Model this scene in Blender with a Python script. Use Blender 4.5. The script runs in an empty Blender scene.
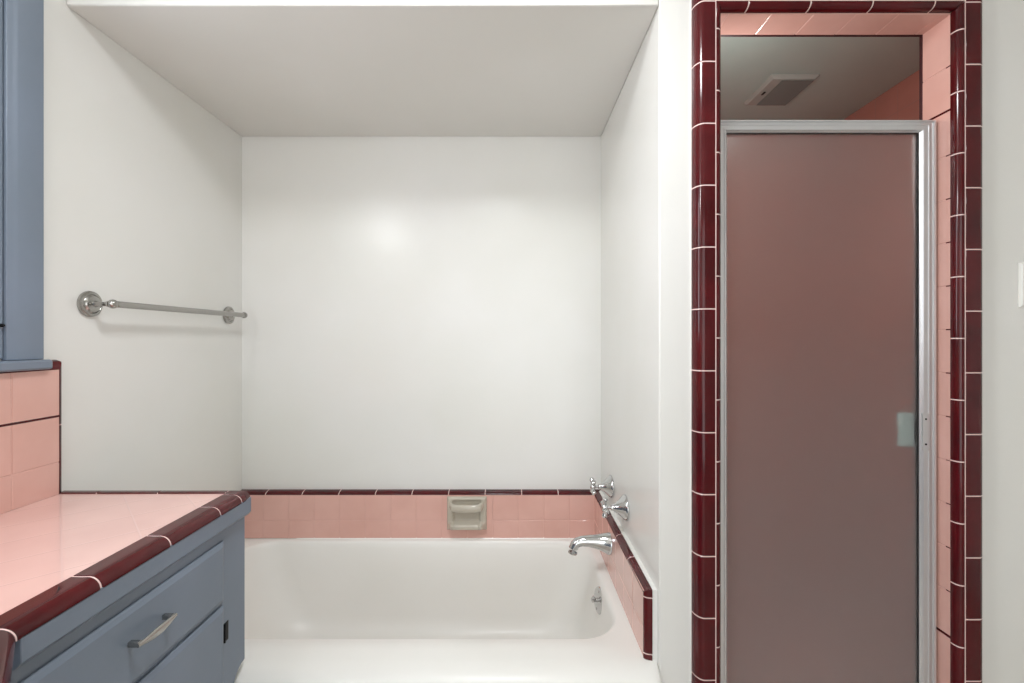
import bpy, bmesh, math, random
from mathutils import Vector
random.seed(4)
EYE = 1.25                      # camera height; all 'z' below are relative to the eye, the floor is at -EYE
F = -EYE
C = bpy.context.scene.collection
def V(x, y, z): return Vector((x, y, z + EYE))

# ---------------------------------------------------------------- materials
def lin(c):
    return tuple(((v/255)/12.92 if v/255 <= .04045 else ((v/255+.055)/1.055)**2.4) for v in c) + (1,)
def base_mat(name, rgb, rough=.5, metal=0, coat=0, spec=.5, ior=1.5):
    m = bpy.data.materials.new(name); m.use_nodes = True
    b = m.node_tree.nodes['Principled BSDF']
    b.inputs['Base Color'].default_value = lin(rgb)
    b.inputs['Roughness'].default_value = rough
    b.inputs['Metallic'].default_value = metal
    b.inputs['Coat Weight'].default_value = coat
    b.inputs['Coat Roughness'].default_value = .04
    b.inputs['Specular IOR Level'].default_value = spec
    b.inputs['IOR'].default_value = ior
    return m
def nd(m, t, **kw):
    n = m.node_tree.nodes.new(t)
    for k, v in kw.items(): setattr(n, k, v)
    return n
def lk(m, a, b): m.node_tree.links.new(a, b)
def vary(m, rgb1, rgb2, scale=3, bump=0, bscale=200, rough_var=0, stretch=None, bdist=.001):
    """soft colour variation between two tones and a fine bump, in object space"""
    b = m.node_tree.nodes['Principled BSDF']
    tc = nd(m, 'ShaderNodeTexCoord'); mp = nd(m, 'ShaderNodeMapping')
    lk(m, tc.outputs['Object'], mp.inputs[0])
    if stretch: mp.inputs['Scale'].default_value = stretch
    n = nd(m, 'ShaderNodeTexNoise'); n.inputs['Scale'].default_value = scale; n.inputs['Detail'].default_value = 3
    lk(m, mp.outputs[0], n.inputs['Vector'])
    r = nd(m, 'ShaderNodeValToRGB'); r.color_ramp.elements[0].position = .35; r.color_ramp.elements[1].position = .65
    r.color_ramp.elements[0].color = lin(rgb1); r.color_ramp.elements[1].color = lin(rgb2)
    lk(m, n.outputs['Fac'], r.inputs[0]); lk(m, r.outputs[0], b.inputs['Base Color'])
    if bump:
        n2 = nd(m, 'ShaderNodeTexNoise'); n2.inputs['Scale'].default_value = bscale; n2.inputs['Detail'].default_value = 2
        lk(m, mp.outputs[0], n2.inputs['Vector'])
        bp = nd(m, 'ShaderNodeBump'); bp.inputs['Strength'].default_value = bump; bp.inputs['Distance'].default_value = bdist
        lk(m, n2.outputs['Fac'], bp.inputs['Height']); lk(m, bp.outputs[0], b.inputs['Normal'])
    return m

paint = vary(base_mat('wall paint', (226, 225, 221), .25), (225, 224, 219), (229, 228, 225), 2, .12, 60)
paint_c = vary(base_mat('ceiling paint', (222, 220, 216), .5), (220, 218, 213), (224, 222, 218), 2, .1, 60)
shower_paint = vary(base_mat('shower ceiling paint', (192, 212, 205), .5), (190, 210, 203), (194, 214, 207), 2, .1, 60)
maroon = vary(base_mat('maroon glaze', (74, 11, 17), .12, coat=.1, spec=.34), (64, 9, 14), (82, 13, 19), 9, .05, 25)
pink = vary(base_mat('pink glaze', (217, 170, 159), .14, coat=.3), (214, 167, 155), (220, 174, 163), 7, .05, 18)
grout = base_mat('pale grout', (232, 205, 200), .8)
pgrout = base_mat('pink grout', (211, 166, 155), .7)
blue = vary(base_mat('blue grey paint', (117, 128, 143), .38), (115, 126, 140), (120, 131, 147), 4, .15, 70)
porcelain = vary(base_mat('white porcelain enamel', (230, 229, 225), .36, coat=.05), (230, 228, 223), (234, 232, 228), 2, .03, 8)
chrome = base_mat('chrome', (205, 205, 205), .10, 1)
nickel = base_mat('worn chrome', (168, 166, 162), .2, 1)
satin = base_mat('satin nickel', (178, 176, 172), .25, 1)
ceramic = vary(base_mat('beige ceramic', (186, 178, 163), .25, coat=.3), (183, 175, 160), (189, 181, 167), 12)
black = base_mat('black metal', (20, 20, 22), .4, .6)
plastic = base_mat('white plastic', (238, 237, 232), .3)
plastic_g = base_mat('dull grey plastic', (182, 187, 180), .5)
greyvent = base_mat('vent grille grey', (140, 140, 134), .6)
alu = vary(base_mat('brushed aluminium', (214, 214, 215), .36, .7), (208, 208, 209), (219, 219, 220), 3)
liner_m = base_mat('maroon liner', (58, 12, 18), .5)
rubber = base_mat('dark gasket', (25, 24, 26), .6)
floor_m = base_mat('floor tile', (190, 182, 172), .3)
pull_m = base_mat('pale green acrylic', (172, 190, 186), .25)

def tile_mat(name, base, grout_rgb, ax1, ax2, pitch, o1, o2, g=.0018, diag=False, rough=.14):
    """square glazed tiles with thin joints; ax = 'X','Y','Z' object axes"""
    m = base_mat(name, base, rough, coat=.3)
    b = m.node_tree.nodes['Principled BSDF']
    tc = nd(m, 'ShaderNodeTexCoord'); sp = nd(m, 'ShaderNodeSeparateXYZ'); lk(m, tc.outputs['Object'], sp.inputs[0])
    def mth(op, a, c=None):
        n = nd(m, 'ShaderNodeMath', operation=op)
        for i, v in enumerate((a, c)):
            if v is None: continue
            if isinstance(v, (int, float)): n.inputs[i].default_value = v
            else: lk(m, v, n.inputs[i])
        return n.outputs[0]
    a, c = sp.outputs[ax1], sp.outputs[ax2]
    if diag:
        s = mth('ADD', a, c); d = mth('SUBTRACT', a, c)
        a, c = mth('MULTIPLY', s, .70711), mth('MULTIPLY', d, .70711)
    def cell(v, o):
        t = mth('DIVIDE', mth('SUBTRACT', v, o), pitch)
        return mth('MULTIPLY', mth('PINGPONG', t, .5), pitch), mth('FLOOR', mth('ADD', t, .5))
    (da, ia), (dc, ic) = cell(a, o1), cell(c, o2)
    # PINGPONG is 0 on a joint line
    dmin = mth('MINIMUM', da, dc)
    mask = nd(m, 'ShaderNodeMapRange'); mask.inputs['From Min'].default_value = g*.5; mask.inputs['From Max'].default_value = g*.5+.0012
    lk(m, dmin, mask.inputs['Value'])
    mx = nd(m, 'ShaderNodeMix', data_type='RGBA')
    mx.inputs[6].default_value = lin(grout_rgb)
    wn = nd(m, 'ShaderNodeTexNoise'); wn.inputs['Scale'].default_value = 7
    lk(m, tc.outputs['Object'], wn.inputs['Vector'])
    rp = nd(m, 'ShaderNodeValToRGB'); rp.color_ramp.elements[0].position = .3; rp.color_ramp.elements[1].position = .7
    rp.color_ramp.elements[0].color = lin(tuple(max(0, q-5) for q in base)); rp.color_ramp.elements[1].color = lin(tuple(min(255, q+3) for q in base))
    lk(m, wn.outputs['Fac'], rp.inputs[0]); lk(m, rp.outputs[0], mx.inputs[7])
    lk(m, mask.outputs[0], mx.inputs[0]); lk(m, mx.outputs[2], b.inputs['Base Color'])
    bp = nd(m, 'ShaderNodeBump'); bp.inputs['Strength'].default_value = .3 if diag else .6; bp.inputs['Distance'].default_value = .0012
    lk(m, mask.outputs[0], bp.inputs['Height']); lk(m, bp.outputs[0], b.inputs['Normal'])
    return m
P_RGB, G_RGB = (217, 170, 159), (210, 170, 160)
counter_tile = tile_mat('pink counter tile laid diagonally', (222, 182, 174), (220, 183, 176), 'X', 'Y', .110, .006, .03, diag=True, rough=.12)
S_RGB = (207, 146, 133)  # same pink tile, deepened to paint in the dim shower light
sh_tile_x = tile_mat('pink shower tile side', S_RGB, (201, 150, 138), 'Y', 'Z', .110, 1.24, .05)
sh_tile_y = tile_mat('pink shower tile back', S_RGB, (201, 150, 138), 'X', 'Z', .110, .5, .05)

# obscured shower glass
glass = bpy.data.materials.new('obscured shower glass'); glass.use_nodes = True
gb = glass.node_tree.nodes['Principled BSDF']
gb.inputs['Base Color'].default_value = (.93, .93, .92, 1); gb.inputs['Transmission Weight'].default_value = 1
gb.inputs['Roughness'].default_value = .42; gb.inputs['IOR'].default_value = 1.35
gnt = glass.node_tree; go_ = gnt.nodes['Material Output']
gdf = gnt.nodes.new('ShaderNodeBsdfDiffuse'); gtl = gnt.nodes.new('ShaderNodeBsdfTranslucent'); gm1 = gnt.nodes.new('ShaderNodeMixShader'); gm2 = gnt.nodes.new('ShaderNodeMixShader')
gdf.inputs[0].default_value = (.8, .8, .8, 1); gtl.inputs[0].default_value = (.9, .9, .9, 1); gm1.inputs[0].default_value = .62; gm2.inputs[0].default_value = .12
gnt.links.new(gdf.outputs[0], gm1.inputs[1]); gnt.links.new(gtl.outputs[0], gm1.inputs[2])
# pale haze painted for the room's reflection, denser towards the door's foot
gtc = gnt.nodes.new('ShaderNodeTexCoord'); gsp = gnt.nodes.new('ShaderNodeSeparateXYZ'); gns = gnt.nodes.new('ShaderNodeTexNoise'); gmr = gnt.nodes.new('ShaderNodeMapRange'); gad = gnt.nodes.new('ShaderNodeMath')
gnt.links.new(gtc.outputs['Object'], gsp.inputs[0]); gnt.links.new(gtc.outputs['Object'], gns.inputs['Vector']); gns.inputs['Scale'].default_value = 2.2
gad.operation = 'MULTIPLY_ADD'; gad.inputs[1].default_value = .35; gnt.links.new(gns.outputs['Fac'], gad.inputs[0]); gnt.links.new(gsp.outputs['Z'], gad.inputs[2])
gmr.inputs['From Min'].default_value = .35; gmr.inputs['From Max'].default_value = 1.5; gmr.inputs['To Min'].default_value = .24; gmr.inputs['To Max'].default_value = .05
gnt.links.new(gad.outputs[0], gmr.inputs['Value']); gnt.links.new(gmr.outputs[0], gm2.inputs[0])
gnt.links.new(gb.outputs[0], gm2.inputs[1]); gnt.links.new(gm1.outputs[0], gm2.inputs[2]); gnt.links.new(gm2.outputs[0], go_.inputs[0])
# clear window pane
pane_m = bpy.data.materials.new('window glass'); pane_m.use_nodes = True
nt = pane_m.node_tree; nt.nodes.clear()
o_ = nt.nodes.new('ShaderNodeOutputMaterial'); mi = nt.nodes.new('ShaderNodeMixShader'); tr = nt.nodes.new('ShaderNodeBsdfTransparent'); gl = nt.nodes.new('ShaderNodeBsdfGlossy')
gl.inputs['Roughness'].default_value = .02; mi.inputs[0].default_value = .06
nt.links.new(tr.outputs[0], mi.inputs[1]); nt.links.new(gl.outputs[0], mi.inputs[2]); nt.links.new(mi.outputs[0], o_.inputs[0])
def emit(name, col, s):
    m = bpy.data.materials.new(name); m.use_nodes = True
    b = m.node_tree.nodes['Principled BSDF']; b.inputs['Emission Color'].default_value = col; b.inputs['Emission Strength'].default_value = s
    return m
lamp_glass = emit('lit lamp glass', (1, .96, .9, 1), 4)

# ---------------------------------------------------------------- object helpers
def thing(name, loc, label=None, cat=None, group=None, kind=None):
    o = bpy.data.objects.new(name, None); C.objects.link(o); o.location = loc; o.empty_display_size = .05
    tag(o, label, cat, group, kind); return o
def tag(o, label=None, cat=None, group=None, kind=None):
    if label: o['label'] = label
    if cat: o['category'] = cat
    if group: o['group'] = group
    if kind: o['kind'] = kind
    return o
def world_loc(o):
    p = Vector(o.location)
    while o.parent: o = o.parent; p += Vector(o.location)
    return p
def link(name, bm, mats, parent=None, angle=35, bevel=0, kind=None, sub=0, label=None):
    bmesh.ops.recalc_face_normals(bm, faces=bm.faces)
    me = bpy.data.meshes.new(name); bm.to_mesh(me); bm.free()
    me.shade_smooth(); me.set_sharp_from_angle(angle=math.radians(angle))
    for m in (mats if isinstance(mats, (list, tuple)) else [mats]): me.materials.append(m)
    o = bpy.data.objects.new(name, me); C.objects.link(o)
    if parent is not None:
        o.parent = parent; o.location = -world_loc(parent)     # mesh data stays in world units
    if bevel:
        b = o.modifiers.new('bevel', 'BEVEL'); b.width = bevel; b.segments = 2; b.limit_method = 'ANGLE'; b.angle_limit = math.radians(40)
    if sub:
        s = o.modifiers.new('sub', 'SUBSURF'); s.levels = sub; s.render_levels = sub
    if kind: o['kind'] = kind
    if label: o['label'] = label
    return o
def box(x0, x1, y0, y1, z0, z1, bm=None):
    bm = bm or bmesh.new()
    vs = [bm.verts.new(V(x, y, z)) for x in (x0, x1) for y in (y0, y1) for z in (z0, z1)]
    for f in ((0,1,3,2),(4,6,7,5),(0,4,5,1),(2,3,7,6),(0,2,6,4),(1,5,7,3)): bm.faces.new([vs[i] for i in f])
    return bm
def prism(poly, ext):
    """poly: list of world Vectors in a plane, ext: vector"""
    bm = bmesh.new()
    a = [bm.verts.new(p) for p in poly]; b = [bm.verts.new(p+ext) for p in poly]; n = len(poly)
    bm.faces.new(a); bm.faces.new(b[::-1])
    for i in range(n): bm.faces.new((a[i], a[(i+1) % n], b[(i+1) % n], b[i]))
    return bm
def loft(rings, cap=(True, True), closed=True, bm=None, matfn=None):
    bm = bm or bmesh.new()
    R = [[bm.verts.new(p) for p in r] for r in rings]
    n = len(R[0])
    for k in range(len(R)-1):
        for i in range(n if closed else n-1):
            f = bm.faces.new((R[k][i], R[k][(i+1) % n], R[k+1][(i+1) % n], R[k+1][i]))
            if matfn: f.material_index = matfn(k)
    if cap[0]: bm.faces.new(R[0][::-1])
    if cap[1]: bm.faces.new(R[-1])
    return bm
def lathe(origin, axis, prof, seg=32, bm=None, cap=(True, True)):
    axis = Vector(axis).normalized()
    u = axis.orthogonal().normalized(); w = axis.cross(u)
    rings = [[origin + axis*t + (u*math.cos(2*math.pi*i/seg) + w*math.sin(2*math.pi*i/seg))*max(r, 1e-5) for i in range(seg)] for t, r in prof]
    return loft(rings, cap, bm=bm)
def tube(path, ru, rv, up, seg=20, bm=None, cap=(True, True)):
    """elliptical tube: ru / rv radii per point across / along 'up'"""
    rings = []; up = Vector(up)
    for i, p in enumerate(path):
        d = (path[min(i+1, len(path)-1)] - path[max(i-1, 0)]).normalized()
        s = d.cross(up).normalized(); w = s.cross(d).normalized()
        a = ru[i] if isinstance(ru, (list, tuple)) else ru; b = rv[i] if isinstance(rv, (list, tuple)) else rv
        rings.append([p + s*a*math.cos(2*math.pi*k/seg) + w*b*math.sin(2*math.pi*k/seg) for k in range(seg)])
    return loft(rings, cap, bm=bm)

def run(prof, P, s0, s1, joints=(), g=.0028, e=.0012, inset=.0011):
    """sweep a closed profile [(a,b)] along s; joints are sunken grout lines (material 1)"""
    f0 = s0 if callable(s0) else (lambda a, b: s0); f1 = s1 if callable(s1) else (lambda a, b: s1)
    n = len(prof); ins = []
    area = sum(prof[i][0]*prof[(i+1) % n][1]-prof[(i+1) % n][0]*prof[i][1] for i in range(n))
    sg = 1 if area > 0 else -1
    for i in range(n):
        p, q = prof[i-1], prof[(i+1) % n]
        dx, dy = q[0]-p[0], q[1]-p[1]; L = math.hypot(dx, dy) or 1
        ins.append((prof[i][0]-sg*dy/L*inset, prof[i][1]+sg*dx/L*inset))
    secs = [('s', f0, 0)]
    for j in sorted(joints):
        for ds, k in ((-g/2-e, 0), (-g/2, 1), (g/2, 1), (g/2+e, 0)):
            secs.append(('j', (lambda a, b, s=j+ds: s), k))
    secs.append(('s', f1, 0))
    rings = []
    for _, f, k in secs:
        rings.append([P(*(ins[i] if k else prof[i]), f(*prof[i])) for i in range(n)])
    ks = [k for _, _, k in secs]
    return loft(rings, matfn=lambda i: 1 if (ks[i] and ks[i+1]) else 0)

def tilegrid(O, U, W, N, us, vs, g=.0018, e=.0012, t=.0011, thick=.012):
    """one connected sheet of square tiles with sunken joints; mats: tile, grout"""
    def lines(bs):
        out = [(bs[0], 1)]
        for b in bs[1:-1]: out += [(b-g/2-e, 1), (b-g/2, 0), (b+g/2, 0), (b+g/2+e, 1)]
        return out + [(bs[-1], 1)]
    lu, lv = lines(us), lines(vs); bm = bmesh.new(); G = []
    for u, hu in lu:
        G.append([bm.verts.new(O + U*u + W*v + N*(t*min(hu, hv) + (random.uniform(-.00025, .00025) if hu and hv else 0))) for v, hv in lv])
    for i in range(len(lu)-1):
        for j in range(len(lv)-1):
            f = bm.faces.new((G[i][j], G[i+1][j], G[i+1][j+1], G[i][j+1]))
            if (not lu[i][1] and not lu[i+1][1]) or (not lv[j][1] and not lv[j+1][1]): f.material_index = 1
    rim = [G[i][0] for i in range(len(lu))] + [G[-1][j] for j in range(1, len(lv))] + [G[i][-1] for i in range(len(lu)-2, -1, -1)] + [G[0][j] for j in range(len(lv)-2, 0, -1)]
    lo = [bm.verts.new(v.co - N*thick) for v in rim]; n = len(rim)
    for i in range(n): bm.faces.new((rim[i], rim[(i+1) % n], lo[(i+1) % n], lo[i]))
    bm.faces.new(lo)
    return bm
def arc(ca, cb, ra, rb, t0, t1, n=8):
    return [(ca+ra*math.cos(math.radians(t0+(t1-t0)*i/n)), cb+rb*math.sin(math.radians(t0+(t1-t0)*i/n))) for i in range(n+1)]
def S(name, bm, m, **k): return link(name, bm, m, kind='structure', **k)

# ---------------------------------------------------------------- the room
XL, XR, DF, DB = -1.146, .378, 1.169, 1.9315      # tub alcove: left, right, front plane, back wall
HB, CE = .8545, 1.20                              # bulkhead underside, room ceiling
RX, RY = 2.3, -1.9                                # right wall, wall behind the camera
SX0, SX1, SY0, SY1, SH = .50, 1.517, 1.2386, 2.12, 1.0   # shower inside
WY0, WY1, WZ0, WZ1 = .46, 1.0215, -.05, .90         # window opening

S('floor', box(XL-.1, RX+.1, RY-.1, SY1+.1, F-.08, F), floor_m)
S('ceiling', box(XL-.1, RX+.1, RY-.1, SY1+.1, CE, CE+.08), paint_c)
# left wall with its window opening, one connected slab
def holed_wall(x0, x1, y0, y1, z0, z1, hy0, hy1, hz0, hz1):
    bm = bmesh.new()
    ys, zs = [y0, hy0, hy1, y1], [z0, hz0, hz1, z1]
    G = {(k, i, j): bm.verts.new(V(x, ys[i], zs[j])) for k, x in enumerate((x0, x1)) for i in range(4) for j in range(4)}
    for i in range(3):
        for j in range(3):
            if (i, j) == (1, 1): continue
            for k in (0, 1): bm.faces.new([G[k, i, j], G[k, i+1, j], G[k, i+1, j+1], G[k, i, j+1]])
    for a, b in (((1,1),(2,1)),((2,1),(2,2)),((2,2),(1,2)),((1,2),(1,1))):
        bm.faces.new([G[0, a[0], a[1]], G[0, b[0], b[1]], G[1, b[0], b[1]], G[1, a[0], a[1]]])
    edge = [(i, 0) for i in range(3)] + [(3, j) for j in range(3)] + [(i, 3) for i in range(3, 0, -1)] + [(0, j) for j in range(3, 0, -1)]
    for q in range(len(edge)):
        a, b = edge[q], edge[(q+1) % len(edge)]
        bm.faces.new([G[0, a[0], a[1]], G[0, b[0], b[1]], G[1, b[0], b[1]], G[1, a[0], a[1]]])
    return bm
S('wall_left', holed_wall(XL-.12, XL, RY, DB+.1, F, CE, WY0, WY1, WZ0, WZ1), paint)
S('wall_back', box(XL, XR, DB, DB+.1, F, CE), paint)
S('wall_partition', box(XR, SX0, DF, SY1, F, CE), paint, bevel=.004)
S('wall_header', box(XL, XR-.0005, DF, DB, HB, CE), paint_c, bevel=.003)
# wall around the shower doorway: one connected piece (an upside-down U), doorway .515 - 1.126
OX0, OX1, OZ = .515, 1.1265, .838
poly = [V(SX0, DF, F), V(OX0, DF, F), V(OX0, DF, OZ), V(OX1, DF, OZ), V(OX1, DF, F), V(RX, DF, F), V(RX, DF, CE), V(SX0, DF, CE)]
S('wall_front', prism(poly, Vector((0, SY0-DF-.004, 0))), paint)
S('wall_right', box(RX, RX+.1, RY, DF+.1, F, CE), paint)
S('wall_rear', box(XL-.12, RX+.1, RY-.1, RY, F, CE), paint)
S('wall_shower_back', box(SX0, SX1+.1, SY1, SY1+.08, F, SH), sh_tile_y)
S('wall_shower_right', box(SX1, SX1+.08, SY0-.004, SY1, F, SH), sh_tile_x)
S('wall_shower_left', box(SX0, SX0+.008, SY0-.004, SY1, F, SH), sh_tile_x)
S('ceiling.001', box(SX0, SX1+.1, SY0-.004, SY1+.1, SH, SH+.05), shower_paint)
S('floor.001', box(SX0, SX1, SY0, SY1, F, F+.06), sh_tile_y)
S('threshold', box(.5268, 1.1155, DF, SY0, F, F+.12), pink, bevel=.01).name = 'trim_4'

# ---------------------------------------------------------------- window on the left wall
wn = thing('window_1', V(XL, WY1, WZ0), 'blue-grey painted window frame with sill above the pink backsplash', 'window', kind='structure')
cas = [(0, 0), (0, .016), (.004, .019), (.058, .019), (.064, .016), (.072, .014), (.078, .012), (.078, 0)]   # a from outer edge inward
PY1 = lambda a, b, s: V(XL+b, 1.0985-a, s)
PY0 = lambda a, b, s: V(XL+b, WY0-.074+a, s)
PTZ = lambda a, b, s: V(XL+b, s, WZ1+.074-a)
link('casing', run(cas, PY1, -.051, lambda a, b: WZ1+.074-a), blue, wn, bevel=.0015)
link('casing', run(cas, PY0, -.051, lambda a, b: WZ1+.074-a), blue, wn, bevel=.0015)
link('casing', run(cas, PTZ, lambda a, b: WY0-.074+a, lambda a, b: 1.0985-a), blue, wn, bevel=.0015)
link('sill', box(XL-.02, -1.109, WY0-.08, 1.101, -.075, -.0515), blue, wn, bevel=.005)
# sash: outer frame around one pane, set back in the opening
def rect_frame(x0, x1, y0, y1, z0, z1, w):
    bm = bmesh.new()
    outer = [(y0, z0), (y1, z0), (y1, z1), (y0, z1)]; inner = [(y0+w, z0+w), (y1-w, z0+w), (y1-w, z1-w), (y0+w, z1-w)]
    L = [[bm.verts.new(V(x, y, z)) for y, z in q] for x, q in ((x0, outer), (x1, outer), (x1-.004, inner), (x0, inner))]
    for k in range(4):
        for i in range(4): bm.faces.new((L[k][i], L[k][(i+1) % 4], L[(k+1) % 4][(i+1) % 4], L[(k+1) % 4][i]))
    return bm
link('stop', rect_frame(XL-.040, XL-.036, WY0, WY1, WZ0, WZ1, .010), blue, wn)
mid = (WZ0+WZ1)/2
sa = link('sash', rect_frame(XL-.034, XL+.007, WY0+.004, WY1-.0035, WZ0+.004, WZ1-.004, .075), blue, wn, bevel=.001)
link('glazing_bar', box(XL-.030, XL-.004, WY0+.07, WY1-.07, mid-.012, mid+.012), blue, wn)
pn = link('pane', box(XL-.022, XL-.018, WY0+.07, WY1-.07, WZ0+.07, WZ1-.07), pane_m, sa)
pn.location = (0, 0, 0)
link('latch', lathe(V(XL+.0065, WY1-.0085, .028), (1, 0, 0), [(0, .004), (.006, .004), (.009, .002)], 12), black, wn)

# ---------------------------------------------------------------- backsplash on the left wall
bs = thing('backsplash', V(XL+.01, .6, -.386), 'pink square tile backsplash with maroon rounded edge under the window sill', 'backsplash')
BX = XL+.019
dy = [.107*k for k in range(0, 17)]
us = [1.131-q for q in reversed(dy)]
O0 = V(BX, 0, 0); U_, W_, N_ = Vector((0, 1, 0)), Vector((0, 0, 1)), Vector((1, 0, 0))
link('tile_field', tilegrid(O0, U_, W_, N_, us, [-.388, -.3085, -.1965], thick=.0185), [pink, pgrout], bs)
link('tile_field', tilegrid(O0, U_, W_, N_, us, [-.1910, -.0785], thick=.0185), [pink, pgrout], bs)
link('liner_strip', box(XL+.0005, BX+.0015, us[0], 1.131, -.1963, -.1912), maroon, bs, bevel=.0008)
q = [(0, 0)] + arc(.026, 0, .026, .0205, 180, 90, 8) + [(.0255, 0)]
q = [(0, 0)] + arc(.016, 0, .016, .0205, 172, 92, 8) + [(.016, 0)]
qt = [(0, 0)] + arc(.0245, 0, .0245, .0205, 172, 92, 8) + [(.0245, 0)]
link('edge_trim', run(q, lambda a, b, s: V(XL+b, 1.1475-a, s), -.388, lambda a, b: -.054-max(a*1.53, .009-a), [-.2165], g=.0016), [maroon, pgrout], bs)
link('edge_trim', run(qt, lambda a, b, s: V(XL+b, s, -.054-a), us[0], lambda a, b: 1.1475-max(a*.653, .009-a), [1.131-.1535*k for k in range(1, 11)]), [maroon, grout], bs)

# ---------------------------------------------------------------- countertop
ct = thing('countertop', V(-.9, .8, -.43), 'pink diagonal-tiled vanity countertop with rounded maroon edge tiles', 'countertop')
CY = 1.159
# plan outline of the tile top (inside the edge trims)
XI, XO = -.7125, -.6635
JO = .5884
PHI = math.radians(45); MT = math.tan(PHI/2); JL = .17; JX, JY = JL*math.sin(PHI), JL*math.cos(PHI)                                   # 45 degree jog towards the camera
def pz(pts, z): return [V(x, y, z) for x, y in pts]
top = [(BX, RY+.9), (XI+JX, RY+.9), (XI+JX, JO-JY), (XI, JO), (XI, 1.135), (BX, 1.135)]
link('tile_top', prism(pz(top, -.3885), Vector((0, 0, -.02))), counter_tile, ct)
sub_ = [(XL+.001, RY+.9), (XO+JX-.003, RY+.9), (XO+JX-.003, JO+.004-JY), (XO-.014, JO+.012), (XO-.014, CY-.003), (XL+.001, CY-.003)]
link('substrate', prism(pz(sub_, -.409), Vector((0, 0, -.012))), blue, ct)
# front edge cap: flat then rounded nose.  a from the pink side outwards, b up
cap_ = [(0, -.020), (0, .0015), (.0015, .003), (.018, .0026), (.028, .003)] + arc(.028, -.017, .021, .020, 80, 0, 8)[0:] + [(.049, -.0185), (.046, -.020)]
Pf = lambda a, b, s: V(XI+a, s, -.388+b)
CC = 1.134
link('edge_trim', run(cap_, Pf, lambda a, b: JO+a*MT, CC, [.736, .8865, 1.038, CC-.0150]), [maroon, grout], ct)
capb = [(0, -.020), (0, .0015), (.0010, .003), (.009, .0026), (.014, .003)] + arc(.014, -.017, .010, .020, 80, 0, 8) + [(.024, -.0185), (.022, -.020)]
def corner_ring(t):      # sweeps the cap from facing the room (t=0) to facing the bathtub (t=1)
    th = math.radians(90*t); out = []
    for (a, b), (a2, b2) in zip(cap_, capb):
        c, s_ = math.cos(th), math.sin(th); m = max(c, s_); k = .85
        out.append(V(XI+a*(c*(1-k)+k*min(1, c/m)), CC+a2*(s_*(1-k)+k*min(1, s_/m)), -.388+b*(1-t)+b2*t))
    return out
link('corner_trim', loft([corner_ring(i/10) for i in range(11)]), [maroon, grout], ct)
link('edge_trim', run(capb, lambda a, b, s: V(s, CC+a, -.388+b), BX-.004, XI, [-1.037, -.8845, XI-.003], g=.0018), [maroon, grout], ct)
# jog and the nearer straight stretch
d45 = Vector((math.sin(PHI), -math.cos(PHI), 0)); n45 = Vector((math.cos(PHI), math.sin(PHI), 0))
Lj = JL
O45 = V(XI, JO, -.388)
link('edge_trim', run(cap_, lambda a, b, s: O45 + d45*s + n45*a + Vector((0, 0, b)), lambda a, b: .0012+a*MT, lambda a, b: Lj+a*MT, [], ), [maroon, grout], ct)
XN = XI+JX; YN = JO-JY
link('edge_trim', run(cap_, lambda a, b, s: V(XN+a, s, -.388+b), RY+.9, lambda a, b: YN+a*MT, [YN-.1535*k for k in range(1, 9)]), [maroon, grout], ct)
link('joint', run([(a+.0003, b+.0003) for a, b in cap_], lambda a, b, s: V(XI+a, JO+a*MT+s, -.388+b), -.0012, .0012), grout, ct)
# hairline chip in one cap tile
link('chip', prism([V(-.7035, .7054, -.3843), V(-.694, .6985, -.3839), V(-.6850, .6830, -.3845), V(-.6955, .6968, -.3839)], Vector((0, 0, -.002))), rubber, ct, label='dark hairline crack in the maroon edge tile')

# ---------------------------------------------------------------- vanity cabinet
vc = thing('vanity_cabinet', V(-.9, .8, F), 'blue-grey painted vanity cabinet with drawer and door under the pink counter', 'vanity cabinet')
FX = -.680
side = [(.60, F), (1.090, F), (1.102, -.90)] + [(1.157-.049*math.cos(math.radians(t))*1.0, -.862+.047*math.sin(math.radians(t))) for t in range(0, 91, 15)] + [(1.157, -.421), (.60, -.421)]
link('body', prism([V(XL+.002, y, z) for y, z in side], Vector((FX-XL-.002, 0, 0))), blue, vc)
pl = [(XL+.002, RY+.9), (FX+JX, RY+.9), (FX+JX, .600-JY), (FX, .5985), (XL+.002, .5985)]
link('sink_base', prism(pz(pl, -.421), Vector((0, 0, F+.421))), blue, vc)
fas = [(0, -.404), (.0165, -.404), (.0165, -.440), (.012, -.446), (0, -.4535)]
link('fascia', run([(a, b) for a, b in fas], lambda a, b, s: V(FX+a, s, b), lambda a, b: .608+a*MT, lambda a, b: CY-.001-(.0 if b > -.44 else (-b-.44)*.3)), blue, vc, bevel=.001)
link('fascia', run([(a, b) for a, b in fas], lambda a, b, s: V(FX-.012, .606, 0)+Vector((0, 0, b)) + d45*s + n45*a, lambda a, b: a*MT, JL), blue, vc)
# lipped drawer front and door: bevelled slab
def lipped(y0, y1, z0, z1, t=.010, lip=.009):
    bm = bmesh.new()
    def ring(i, h): return [bm.verts.new(V(FX+h, y, z)) for y, z in ((y0+i, z0+i), (y1-i, z0+i), (y1-i, z1-i), (y0+i, z1-i))]
    R = [ring(.002, .0004), ring(0, .0012), ring(0, .004), ring(lip*.35, .0065), ring(lip, t-.0008), ring(lip+.002, t)]
    for k in range(len(R)-1):
        for i in range(4): bm.faces.new((R[k][i], R[k][(i+1) % 4], R[k+1][(i+1) % 4], R[k+1][i]))
    bm.faces.new(R[-1]); bm.faces.new(R[0][::-1]); return bm
dr = link('drawer', lipped(.612, 1.065, -.6165, -.4750), blue, vc, angle=12)
dd = link('door', lipped(.612, 1.065, -1.14, -.6245), blue, vc, angle=12)
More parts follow.
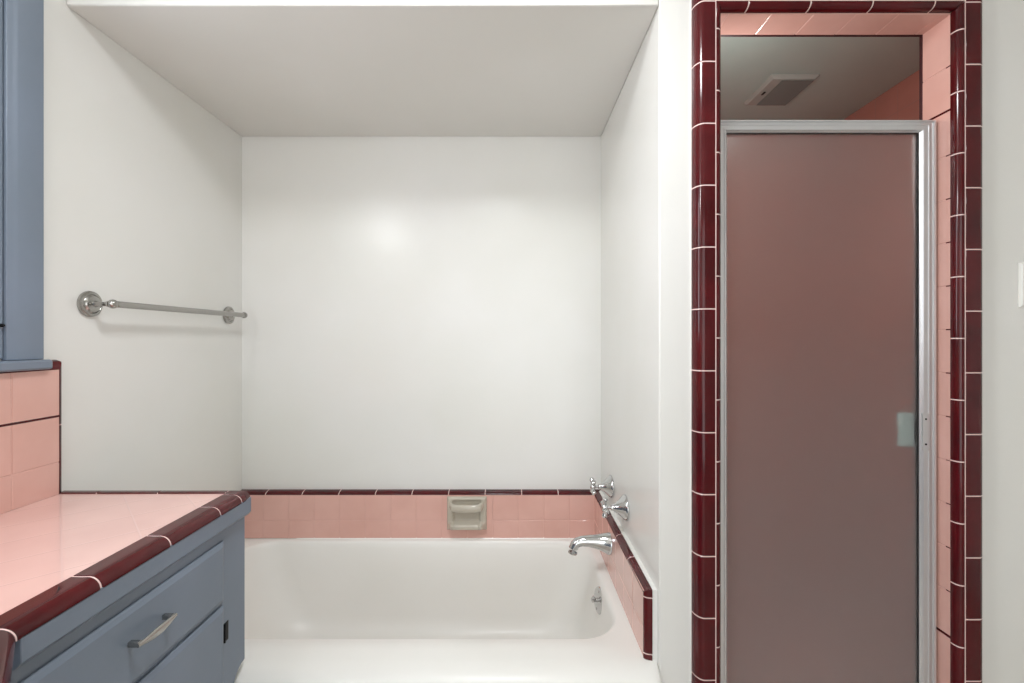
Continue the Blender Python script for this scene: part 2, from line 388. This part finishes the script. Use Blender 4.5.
# bow handle
hy0, hy1, hz, hx = .797, .875, -.5355, FX+.010
bmh = bmesh.new()
pts = []; ru = []; rv = []
for i in range(17):
    t = i/16; y = hy0-.006+(hy1-hy0+.012)*t; s = math.sin(math.pi*t)
    pts.append(V(hx+.0195+.0045*s, y, hz)); ru.append(.0026+.0008*s); rv.append(.0036+.0050*s**1.3)
hd = link('handle', tube(pts, ru, rv, (0, 0, 1), 14), satin, dr, label='satin nickel bow handle'); hd.location = (0, 0, 0)
for y in (hy0, hy1):
    po = link('post', box(hx-.0005, hx+.0195, y-.0045, y+.0045, hz-.0045, hz+.0045), satin, hd, bevel=.0012); po.location = (0, 0, 0)
# black hinge on the stile
hg = link('hinge', box(FX-.0005, FX+.0012, 1.0718, 1.0900, -.720, -.675), black, vc, bevel=.001, label='black hinge plate')
k_ = link('knuckle', lathe(V(FX+.0022, 1.0738, -.7195), (0, 0, 1), [(0, .0022), (.014, .0026), (.0145, .003), (.0155, .003), (.016, .0026), (.030, .0026), (.0305, .003), (.0315, .003), (.032, .0026), (.044, .003)], 14), black, hg); k_.location = (0, 0, 0)

# ---------------------------------------------------------------- bathtub
def rrect(x0, x1, y0, y1, r, z, n=10, m=8):
    pts = []
    cs = [((x1-r, y0+r), -90), ((x1-r, y1-r), 0), ((x0+r, y1-r), 90), ((x0+r, y0+r), 180)]
    for (c, a0), (c2, _) in zip(cs, cs[1:]+cs[:1]):
        arcp = [(c[0]+r*math.cos(math.radians(a0+90*i/n)), c[1]+r*math.sin(math.radians(a0+90*i/n))) for i in range(n+1)]
        pts += arcp
        e_ = arcp[-1]; s_ = (c2[0]+r*math.cos(math.radians(a0+90)), c2[1]+r*math.sin(math.radians(a0+90)))
        pts += [(e_[0]+(s_[0]-e_[0])*k/m, e_[1]+(s_[1]-e_[1])*k/m) for k in range(1, m)]
    return [V(x, y, z) for x, y in pts]
TX0, TX1, TB, TZ = XL+.002, XR-.0005, DB-.002, -.838
R = [rrect(TX0, TX1, 1.172, TB, .006, F+.002), rrect(TX0, TX1, 1.170, TB, .006, -.95), rrect(TX0, TX1, 1.166, TB, .008, -.915),
     rrect(TX0, TX1, 1.150, TB, .012, -.905), rrect(TX0, TX1, 1.127, TB, .014, -.893)]
for t in range(0, 91, 10):
    th = math.radians(t); R.append(rrect(TX0, TX1-.001*t/90, 1.190-.070*math.cos(th), TB, .016+.02*math.sin(th), -.880+(TZ+.880)*math.sin(th)))
R += [rrect(TX0+.02, TX1-.014, 1.222, TB-.012, .05, TZ)]
inner = [(-1.075, .318, 1.264, 1.887, .125, TZ-.000), (-1.070, .314, 1.270, 1.883, .122, TZ-.003), (-1.064, .309, 1.277, 1.877, .12, TZ-.011), (-1.056, .306, 1.284, 1.872, .12, TZ-.03),
         (-1.030, .301, 1.294, 1.862, .125, TZ-.10), (-.985, .287, 1.304, 1.850, .13, TZ-.20), (-.94, .262, 1.322, 1.836, .135, TZ-.28),
         (-.905, .240, 1.345, 1.815, .14, TZ-.325), (-.86, .20, 1.385, 1.775, .12, TZ-.348), (-.80, .14, 1.44, 1.72, .10, TZ-.355)]
R += [rrect(*i) for i in inner]
tub = link('bathtub', loft(R, cap=(False, True)), porcelain, angle=60)
tag(tub, 'white enamelled built-in bathtub with rolled front rim in the alcove', 'bathtub')

# ---------------------------------------------------------------- tub surround tile
ts = thing('trim_1', V(0, DB, TZ), 'pink tile band with maroon cap around the bathtub', 'tile band', kind='structure')
PR = .030                                               # how far the tile stands off the plaster
ZT, ZB, ZC = -.6535, -.836, -.6425                    # pink top, pink bottom, cap top
DT = DB-PR; XT = XR-.032
us = [-(0.0) + x for x in []]
xs = [XL+.002]
k = XT-.107
cols = [XT]
while k > XL+.01: cols.append(k); k -= .1065
cols.append(XL+.002); cols = cols[::-1]
link('tile_band', tilegrid(V(0, DT, 0), Vector((1, 0, 0)), W_, Vector((0, -1, 0)), cols, [ZB, ZT-.108, ZT], thick=PR-.002), [pink, pgrout], ts)
DE = 1.1935
rows = [DE+.108*k for k in range(0, 7) if DE+.108*k < DT-.03] + [DT]
link('tile_band', tilegrid(V(XT, 0, 0), U_, W_, Vector((-1, 0, 0)), rows, [ZB-.006, ZT-.108, ZT-.008], thick=.030), [pink, pgrout], ts)
# caps: quarter round from the tile face (b=PR) to the plaster (b=0).  a: 0 at plaster top .. down to the pink
cp = [(0, 0)] + arc(.0135, 0, .0135, PR+.002, 176, 92, 9) + [(.0135, PR+.0005), (.0135, 0)]
jb = [.153*k for k in range(-8, 3)]
link('edge_trim', run(cp, lambda a, b, s: V(s, DB-b, ZC-a), XL+.002, lambda a, b: XR-b*1.05, [.0405+x for x in jb]), [maroon, grout], ts)
slope = -.010/(DT-DE)                                 # cap line sinks slightly towards the room
cpr = [(-.001, .013), (0, .015)] + arc(.0125, .015, .0125, .019, 172, 92, 9) + [(.0125, PR), (.0125, .013)]
Pr = lambda a, b, s: V(XR-b, s, ZC-.003-a+slope*(DT-s))
link('edge_trim', run(cpr, Pr, lambda a, b: DE-.0105+a*.84, lambda a, b: DB-b, [1.36, 1.512, 1.664, 1.816]), [maroon, grout], ts)
cpv = [(a*.84, b) for a, b in cpr]
Pv = lambda a, b, s: V(XR-b, DE-.0105+a, s)
link('edge_trim', run(cpv, Pv, ZB-.030, lambda a, b: ZC-.003+slope*(DT-DE)-a/.84, [ZC-.0345, ZB+.012]), [maroon, grout], ts)
wf = [(0, 0), (.0015, .014), (.004, .0155), (.010, .0155), (.010, 0)]
link('caulk', run(wf, Pr, lambda a, b: DE-.0105+a, lambda a, b: DB-b), paint, ts)
link('caulk', run(wf, Pv, ZB-.03, lambda a, b: ZC-.003+slope*(DT-DE)-a), paint, ts)
link('caulk', run([(0, 0), (0, .004), (.005, .0)], lambda a, b, s: V(s, DT-b, ZB-.003+a), -.9, XT), plastic, ts)

# ---------------------------------------------------------------- soap dish
sx, sz, sy = .5*(447.0+487)-512, 0, DT-.001
sx = sx/455*sy; sz = -(512.8-338)/455*sy
sd = thing('soap_dish', V(sx, sy, sz-.07), 'beige ceramic soap dish with grab bar set in the pink tile band', 'soap dish')
bm = bmesh.new(); nu, nv = 48, 42; G = []
def sst(a, b, x): t = max(0, min(1, (x-a)/(b-a))); return t*t*(3-2*t)
for i in range(nu+1):
    row = []
    for j in range(nv+1):
        u = -.083+.166*i/nu; v = -.069+.138*j/nv
        edge = min(.083-abs(u), .069-abs(v))
        h = .013*min(1, (max(0, edge)/.006))**.5 if edge < .006 else .013
        ins = min(.062-abs(u), v+.038, .060-v)
        h -= .010*sst(0, .012, ins)
        lipf = sst(-.066, -.054, v)*(1-sst(-.040, -.028, v))*sst(.080, .062, abs(u))
        h += .026*lipf
        h += .008*sst(.068, .060, abs(u))*sst(.050, .056, abs(u))*sst(-.06, -.04, v)*(1-sst(.03, .045, v))
        row.append(bm.verts.new(V(sx+u, sy-.0005-max(h, 0), sz+v)))
    G.append(row)
for i in range(nu):
    for j in range(nv): bm.faces.new((G[i][j], G[i+1][j], G[i+1][j+1], G[i][j+1]))
link('dish', bm, ceramic, sd, angle=80)
pth = [(-.066, .030, .006), (-.064, .026, .018), (-.056, .021, .030), (-.04, .019, .034), (0, .018, .035), (.04, .019, .034), (.056, .021, .030), (.064, .026, .018), (.066, .030, .006)]
link('grab_bar', tube([V(sx+a, sy-c, sz+b+.010) for a, b, c in pth], [.006, .0075, .009, .009, .009, .009, .009, .0075, .006], [.014, .015, .0165, .017, .017, .017, .0165, .015, .014], (0, 0, 1), 20), ceramic, sd)

# ---------------------------------------------------------------- faucet handles, spout, overflow
def handle(y, z, lab, rot):
    t = thing('faucet_handle', V(XR, y, z-.042), lab, 'faucet handle', 'bathtub faucet handles')
    o = V(XR-.0005, y, z)
    link('escutcheon', lathe(o, (-1, 0, 0), [(0, .041), (.003, .042), (.006, .0415), (.011, .037), (.020, .0275), (.030, .0185), (.040, .012), (.048, .0085), (.051, .0085), (.052, .006)], 40), chrome, t)
    link('stem', lathe(o+Vector((-.050, 0, 0)), (-1, 0, 0), [(0, .0045), (.012, .0045), (.013, .006), (.017, .006)], 16), chrome, t)
    h = lathe(o+Vector((-.063, 0, 0)), (-1, 0, 0), [(0, .008), (.003, .0115), (.012, .0125), (.016, .011), (.0185, .006), (.019, .001)], 20)
    for k in range(4):
        th = math.radians(90*k+rot); d = Vector((0, math.cos(th), math.sin(th)))
        lathe(o+Vector((-.0715, 0, 0))+d*.006, d, [(0, .0058), (.010, .0052), (.015, .0062), (.019, .0085), (.024, .0090), (.0275, .007), (.029, .002)], 14, bm=h)
    link('cross_knob', h, chrome, t)
handle(1.72, -.5610, 'chrome cross faucet handle on cone base nearer the back corner', 40)
handle(1.502, -.5598, 'chrome cross faucet handle on cone base nearer the room', 8)
sp = thing('tub_spout', V(XT, 1.60, -.75), 'curved chrome tub spout jutting from the pink end tiles', 'tub spout')
ys = 1.60
path = [(0, -.722, .036, .038), (.004, -.722, .036, .038), (.010, -.7205, .032, .0355), (.028, -.718, .025, .0295), (.052, -.7155, .021, .0235), (.078, -.714, .0185, .0195), (.100, -.7145, .0175, .0175),
        (.114, -.7185, .017, .0170), (.1235, -.727, .0165, .0165), (.1285, -.739, .016, .016), (.1305, -.753, .0155, .0155)]
link('spout_body', tube([V(XT-.0015-x, ys, z) for x, z, a, b in path], [p[2] for p in path], [p[3] for p in path], (0.25, 0, 1), 26), chrome, sp)
link('spout_mouth', lathe(V(XT-.1318, ys, -.7520), (-.25, 0, -1), [(0, .0158), (.005, .0160), (.0055, .012), (.001, .011)], 22), satin, sp)
ov = thing('overflow_plate', V(.30, 1.585, -.96), 'round chrome overflow plate with trip lever inside the tub end', 'overflow plate')
oc = V(.3055, 1.575, -.908); oax = Vector((-1, -.16, .13)).normalized()
link('plate', lathe(oc, oax, [(-.006, .043), (.004, .043), (.0075, .041), (.0095, .032), (.0105, .004)], 36), chrome, ov)
link('lever', tube([oc+oax*.008, oc+oax*.018+Vector((0, 0, .001)), oc+oax*.027+Vector((0, 0, .003)), oc+oax*.031+Vector((0, 0, .004))], [.008, .0065, .0115, .006], [.008, .0065, .0115, .006], (0, 1, 0), 16), chrome, ov)
for s in (-1, 1):
    link('screw', lathe(oc+oax*.0085+Vector((.13*s*.027, 0, s*.029)), oax, [(0, .0045), (.002, .004), (.0028, .001)], 10), satin, ov)

# ---------------------------------------------------------------- towel bar
tb = thing('towel_bar', V(XL, 1.53, .06), 'chrome towel bar with round flanges on the left white wall', 'towel bar')
bz = .092; bx = -1.081
for y in (1.232, 1.836):
    o = V(XL, y, bz)
    link('flange', lathe(o, (1, 0, 0), [(0, .0345), (.003, .0355), (.007, .0345), (.010, .030), (.0105, .0265), (.0095, .0255), (.0105, .024), (.0155, .021), (.0175, .012), (.0185, .009)], 40), nickel, tb)
    link('post', lathe(o+Vector((.017, 0, 0)), (1, 0, 0), [(0, .0095), (.006, .007), (.018, .0055), (.030, .006), (.034, .0078), (.037, .0078), (.040, .0055), (.0455, .006)], 24), nickel, tb)
    link('ball_joint', lathe(V(bx, y, bz), (0, 1, 0), [(-.013, .001)] + [(-.012*math.cos(math.radians(t)), .012*math.sin(math.radians(t))+.0005) for t in range(15, 180, 15)] + [(.013, .001)], 24), nickel, tb)
link('bar', lathe(V(bx, 1.238, bz), (0, 1, 0), [(0, .0078), (.006, .0095), (.010, .0092), (.586, .0092), (.590, .0095), (.598, .0078)], 24), nickel, tb)

# ---------------------------------------------------------------- shower doorway surround
sw = thing('trim_2', V(.82, DF, F), 'maroon rounded tile border with pink jambs around the shower doorway', 'tile border', kind='structure')
DTR = .034
A0, A1, ZO = .4600, 1.1890, .896        # outer edges
B0, B1, ZI = .5085, 1.1325, .8440       # boundary between outer and inner rows
mk_out = lambda w: [(0, 0)] + arc(.022, 0, .022, DTR, 178, 90, 10) + [(w-.0123, DTR), (w-.0012, DTR-.0004), (w-.0004, DTR-.0014), (w-.0004, 0)]
out_ = mk_out(B0-A0); out_r = mk_out(A1-B1)
r_ = .0200
in_ = [(.0016, 0), (.0016, DTR-.0016), (.003, DTR-.0006)] + arc(.0040, DTR-.0165, .0138, .0160, 84, 0, 8) + [(.0178, .0125), (.0178, 0)]
jz = lambda z0, p, n=14: [z0-p*k for k in range(n) if z0-p*k > F+.02]
ML = [maroon, grout]
link('border_tiles', run(out_, lambda a, b, s: V(A0+a, DF-b, s), F+.001, lambda a, b: ZO-a, [.842]+jz(.691, .1546)), ML, sw)
link('border_tiles', run(out_r, lambda a, b, s: V(A1-a, DF-b, s), F+.001, lambda a, b: ZO-a, [.839]+jz(.6835, .1541)), ML, sw)
link('border_tiles', run(out_, lambda a, b, s: V(s, DF-b, ZO-a), lambda a, b: A0+a, lambda a, b: A1-a, [.59+.1553*k for k in range(4)]), ML, sw)
link('inner_tiles', run(in_, lambda a, b, s: V(B0+a, DF-b, s), F+.001, lambda a, b: ZI-.001-a, jz(.7735, .1547)), ML, sw)
link('inner_tiles', run(in_, lambda a, b, s: V(B1-a, DF-b, s), F+.001, lambda a, b: ZI-.001-a, jz(.7725, .1547)), ML, sw)
link('inner_tiles', run(in_, lambda a, b, s: V(s, DF-b, ZI-a), lambda a, b: B0+a+.001, lambda a, b: B1-a-.001, [.592+.1553*k for k in range(4)]), ML, sw)
def ushape(x0, x1, zt, w, y, d):     # w grows outwards
    return prism([V(x0-w, y, F+.001), V(x0, y, F+.001), V(x0, y, zt), V(x1, y, zt), V(x1, y, F+.001), V(x1+w, y, F+.001), V(x1+w, y, zt+w), V(x0-w, y, zt+w)], Vector((0, d, 0)))
link('grout_line', ushape(B0+.0017, B1-.0017, ZI-.0017, .0030, DF-DTR+.0012, DTR-.002), grout, sw)
link('grout_line', ushape(A0+.0005, A1-.0005, ZO-.0005, .0025, DF-.003, .003), plastic, sw)
# jamb and head tiles
JY0, JY1 = 1.1572, SY0
zr = [.578-.1113*k for k in range(0, 13)][::-1]; zr_up = [.584, .693, .8238]
for x, n in ((B0+.0183, 1), (B1-.0183, -1)):
    Nn = Vector((n, 0, 0))
    link('jamb_tiles', tilegrid(V(x-.0011*n, 0, 0), U_, W_, Nn, [JY0, JY1-.004], zr, thick=.008), [pink, pgrout], sw)
    link('jamb_tiles', tilegrid(V(x-.0011*n, 0, 0), U_, W_, Nn, [JY0, JY1-.004], zr_up, thick=.008), [pink, pgrout], sw)
    link('jamb_tiles', tilegrid(V(x-.0011*n, 0, 0), U_, W_, Nn, [JY0, JY1-.004], [F+.12, -.7650], thick=.008), [pink, pgrout], sw)
    for z in (.5785, -.7642):
        link('liner_strip', box(min(x, x-.008*n), max(x, x-.008*n)+(.0006 if n > 0 else 0), JY0, JY1-.004, z, z+.0050), maroon, sw)
    link('inner_edge', box(min(x+.0012*n, x-.010*n), max(x+.0012*n, x-.010*n), JY1-.0045, JY1+.006, F+.12, .8238), liner_m, sw, bevel=.002)
hc = [.5295]+[.5295+.021+.1085*k for k in range(6)]+[1.1115]; hc = [h for h in hc if h <= 1.1115 and h > .53]; hc = [.5265]+[h for h in hc if h<1.1]+[1.1160]
link('head_tiles', tilegrid(V(0, 0, .8238), Vector((1, 0, 0)), U_, Vector((0, 0, -1)), hc, [JY0, JY1-.004], thick=.008), [pink, pgrout], sw)
link('inner_edge', box(.5265, 1.1160, JY1-.0045, JY1+.006, .8226, .834), liner_m, sw, bevel=.002)

# ---------------------------------------------------------------- shower door
sdn = thing('shower_door', V(.82, 1.195, F+.12), 'obscured glass shower door in a brushed aluminium frame', 'shower door')
X0, X1, ZT_, ZB_ = .5275, 1.1055, .5680, F+.122
ch = [(0, 0), (0, .030), (.0035, .030), (.0035, .0265), (.0075, .0265), (.0075, 0)]
chx = lambda a, b, s: V(X0+a, 1.215-b, s)
fr = ch
link('frame_channel', run(fr, lambda a, b, s: V(X0+a, 1.2155-b, s), ZB_, lambda a, b: ZT_-a), alu, sdn)
link('frame_channel', run([(a*1.35, b) for a, b in fr], lambda a, b, s: V(X1-a, 1.2155-b, s), ZB_, lambda a, b: ZT_-a/1.35), alu, sdn)
link('frame_channel', run(fr, lambda a, b, s: V(s, 1.2155-b, ZT_-a), lambda a, b: X0+a, lambda a, b: X1-a*1.35), alu, sdn)
# door leaf: ridged stiles and rails, mitred
DY = 1.184
def st(w): return [(0, 0), (0, .026), (.0015, .0285), (w*.22, .0285), (w*.25, .0265), (w*.62, .0265), (w*.65, .0285), (w*.80, .0285), (w-.003, .0245), (w, .021), (w, 0)]
L0, L1, LT, LB = X0+.0082, X1-.0145, ZT_-.0085, ZB_+.006
wl, wr, wt = .0270, .0245, .0215
link('stile', run(st(wl), lambda a, b, s: V(L0+a, DY+.0285-b, s), lambda a, b: LB+a, lambda a, b: LT-a*wt/wl), alu, sdn)
link('stile', run(st(wr), lambda a, b, s: V(L1-a, DY+.0285-b, s), lambda a, b: LB+a, lambda a, b: LT-a*wt/wr), alu, sdn)
link('rail', run(st(wt), lambda a, b, s: V(s, DY+.0285-b, LT-a), lambda a, b: L0+a*wl/wt, lambda a, b: L1-a*wr/wt), alu, sdn)
link('rail', run(st(wt), lambda a, b, s: V(s, DY+.0285-b, LB+a), lambda a, b: L0+a*wl/wt, lambda a, b: L1-a*wr/wt), alu, sdn)
link('gasket', box(L1-wr-.0012, L1-wr+.004, DY+.009, DY+.020, LB+wt, LT-wt), rubber, sdn)
link('gasket', box(L0+wl-.004, L1-wr, DY+.009, DY+.020, LT-wt-.0006, LT-wt+.004), rubber, sdn)
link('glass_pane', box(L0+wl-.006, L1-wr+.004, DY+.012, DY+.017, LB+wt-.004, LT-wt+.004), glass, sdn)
pz0, pz1 = -.289, -.198
pu = link('pull', box(1.027, 1.068, DY+.026, DY+.034, pz0, pz1), pull_m, sdn, bevel=.003, label='pale pull plate seen dimly through the glass')
po = link('bracket', box(1.060, 1.070, DY+.017, DY+.030, pz0+.02, pz1-.02), alu, pu); po.location = (0, 0, 0)
for z in (-.2110, -.2765):
    link('screw', lathe(V(1.0765, DY-.0002, z), (0, -1, 0), [(0, .0028), (.0012, .0025), (.0016, .001)], 12), black, sdn)
link('strike_plate', box(1.0685, 1.0845, DY-.0008, DY+.003, -.292, -.196), alu, sdn)
link('side_seal', box(X1+.0008, 1.1150, DY+.012, DY+.030, ZB_, ZT_-.001), plastic_g, sdn)
link('frame_shadow_gap', box(L1, L1+.0025, DY+.010, DY+.020, LB, LT), rubber, sdn).name = 'gap_shade_strip'  # dark strip put in for the shade in the gap beside the stile

# ---------------------------------------------------------------- exhaust fan in the shower ceiling
ef = thing('exhaust_fan', V(1.08, 1.83, SH-.01), 'square ventilation fan cover on the dim shower ceiling', 'exhaust fan')
fx0, fx1, fy0, fy1 = .983*SH, 1.168*SH, 1.722, 1.94
def frustum(x0, x1, y0, y1, z0, z1, i):
    return loft([[V(x0, y0, z0), V(x1, y0, z0), V(x1, y1, z0), V(x0, y1, z0)], [V(x0+i, y0+i, z1), V(x1-i, y0+i, z1), V(x1-i, y1-i, z1), V(x0+i, y1-i, z1)]])
link('cover', frustum(fx0, fx1, fy0, fy1, SH-.0005, SH-.014, .012), plastic_g, ef, bevel=.002)
def slats():
    bm = bmesh.new(); n = 26; y0, y1, x0, x1 = fy0+.016, fy1-.013, fx0+.050, fx1-.0125
    rings = []
    for i in range(n):
        y = y0+(y1-y0)*i/n; w = (y1-y0)/n
        for yy, z in ((y, -.0172), (y+w*.5, -.0172), (y+w*.5, -.0142), (y+w*.98, -.0142)): rings.append([V(x0, yy, SH+z), V(x1, yy, SH+z)])
    return loft(rings, cap=(False, False), closed=False)
link('grille', slats(), greyvent, ef, angle=10)
link('switch_button', box(fx0+.026, fx0+.034, fy0+.10, fy0+.122, SH-.0165, SH-.0135), black, ef)

# ---------------------------------------------------------------- light switch at the right edge
ls = thing('light_switch', V(1.335, DF, .14), 'white light switch plate on the wall right of the shower', 'light switch')
link('cover_plate', frustum(0, 0, 0, 0, 0, 0, 0) if False else loft([[V(x, DF-.0005, z) for x, z in ((1.2990, .0785), (1.369, .0785), (1.369, .1935), (1.2990, .1935))], [V(x, DF-.003, z) for x, z in ((1.2990, .0785), (1.369, .0785), (1.369, .1935), (1.2990, .1935))], [V(x, DF-.0075, z) for x, z in ((1.3045, .084), (1.3635, .084), (1.3635, .188), (1.3045, .188))]]), plastic, ls)
link('toggle', box(1.329, 1.339, DF-.018, DF-.007, .128, .15), plastic, ls, bevel=.002)

# ---------------------------------------------------------------- lamps out of view, some added for fill
LX, LY = -.10, .60
cl = thing('ceiling_light', V(LX, LY, CE-.08), 'round frosted glass ceiling light above the bathroom floor', 'ceiling light')
link('lamp_base', lathe(V(LX, LY, CE), (0, 0, -1), [(0, .15), (.02, .15), (.022, .14)], 40), plastic, cl)
link('lamp_shade', lathe(V(LX, LY, CE-.022), (0, 0, -1), [(0, .14), (.03, .138), (.06, .11), (.078, .06), (.084, .005)], 40, cap=(False, True)), lamp_glass, cl)
vl = thing('added_vanity_light', V(XL, .15, .86), 'added unseen round wall light above the vanity counter', 'wall light')  # unseen lamp added for the soft highlight on the back wall
link('added_lamp_plate', lathe(V(XL, .15, .86), (1, 0, 0), [(0, .055), (.012, .055), (.016, .048), (.05, .02)], 32), chrome, vl)
link('added_lamp_globe', lathe(V(XL+.035, .15, .86), (1, 0, 0), [(.001, .018)]+[(.04-.04*math.cos(math.radians(t)), .04*math.sin(math.radians(t))+.0005) for t in range(30, 181, 15)], 32), lamp_glass, vl)
def lamp(name, kind, loc, rot, power, col, sx_, sy_=None):
    l = bpy.data.lights.new(name, kind); l.energy = power; l.color = col
    if kind == 'AREA':
        l.shape = 'RECTANGLE' if sy_ else 'DISK'; l.size = sx_
        if sy_: l.size_y = sy_
    else: l.shadow_soft_size = sx_
    o = bpy.data.objects.new(name, l); C.objects.link(o); o.location = loc; o.rotation_euler = rot; return o
lamp('lamp_bulb', 'AREA', V(LX, LY, CE-.115), (0, 0, 0), 16, (.93, .97, 1), .34)
lamp('added_vanity_bulb', 'POINT', V(XL+.135, .15, .86), (0, 0, 0), 13, (.95, .98, 1), .07)
sl = thing('added_shower_light', V(SX0+.008, 1.40, .68), 'added unseen wall light that brightens the shower', 'wall light')  # lamp added to brighten the shower, hidden behind the left jamb
link('added_lamp_plate', lathe(V(SX0+.008, 1.40, .68), (1, 0, 0), [(0, .030), (.006, .030), (.010, .020)], 24), plastic, sl)
link('added_lamp_globe', lathe(V(SX0+.016, 1.40, .68), (1, 0, 0), [(.001, .014)]+[(.022-.022*math.cos(math.radians(t)), .022*math.sin(math.radians(t))+.0005) for t in range(35, 181, 15)], 24), emit('added shower lamp glass', (1, .97, .93, 1), .5), sl)
lamp('shower_fill', 'POINT', V(SX0+.078, 1.40, .68), (0, 0, 0), 3.4, (.95, 1, .98), .04)
# daylight through the window, sampled just outside the glass
lamp('window_daylight', 'AREA', V(XL-.16, (WY0+WY1)/2, (WZ0+WZ1)/2), (0, math.radians(-90), 0), 10, (.92, .97, 1), WZ1-WZ0, WY1-WY0)
# broad fill light added behind the camera, standing in for doorway daylight
lamp('rear_fill', 'AREA', V(0, RY+.05, -.05), (math.radians(90), 0, 0), 32, (.92, .97, 1), 2.1, 2.1)

w = bpy.data.worlds.new('sky'); bpy.context.scene.world = w; w.use_nodes = True
w.node_tree.nodes['Background'].inputs[0].default_value = (.75, .85, 1, 1); w.node_tree.nodes['Background'].inputs[1].default_value = 2.0

# ---------------------------------------------------------------- camera
cam = bpy.data.cameras.new('camera'); co = bpy.data.objects.new('camera', cam); C.objects.link(co)
co.location = (0, 0, EYE); co.rotation_euler = (math.radians(90), 0, 0)
cam.sensor_width = 36; cam.lens = 455/1024*36; cam.shift_y = -3.5/1024; cam.clip_start = .02
sc = bpy.context.scene; sc.camera = co
sc.view_settings.view_transform = 'Standard'; sc.view_settings.look = 'None'; sc.view_settings.gamma = 1; sc.view_settings.exposure = -.20
sc.view_settings.use_curve_mapping = False
sc.cycles.use_denoising = True; sc.cycles.max_bounces = 14; sc.cycles.diffuse_bounces = 8; sc.cycles.transmission_bounces = 10; sc.cycles.caustics_refractive = True
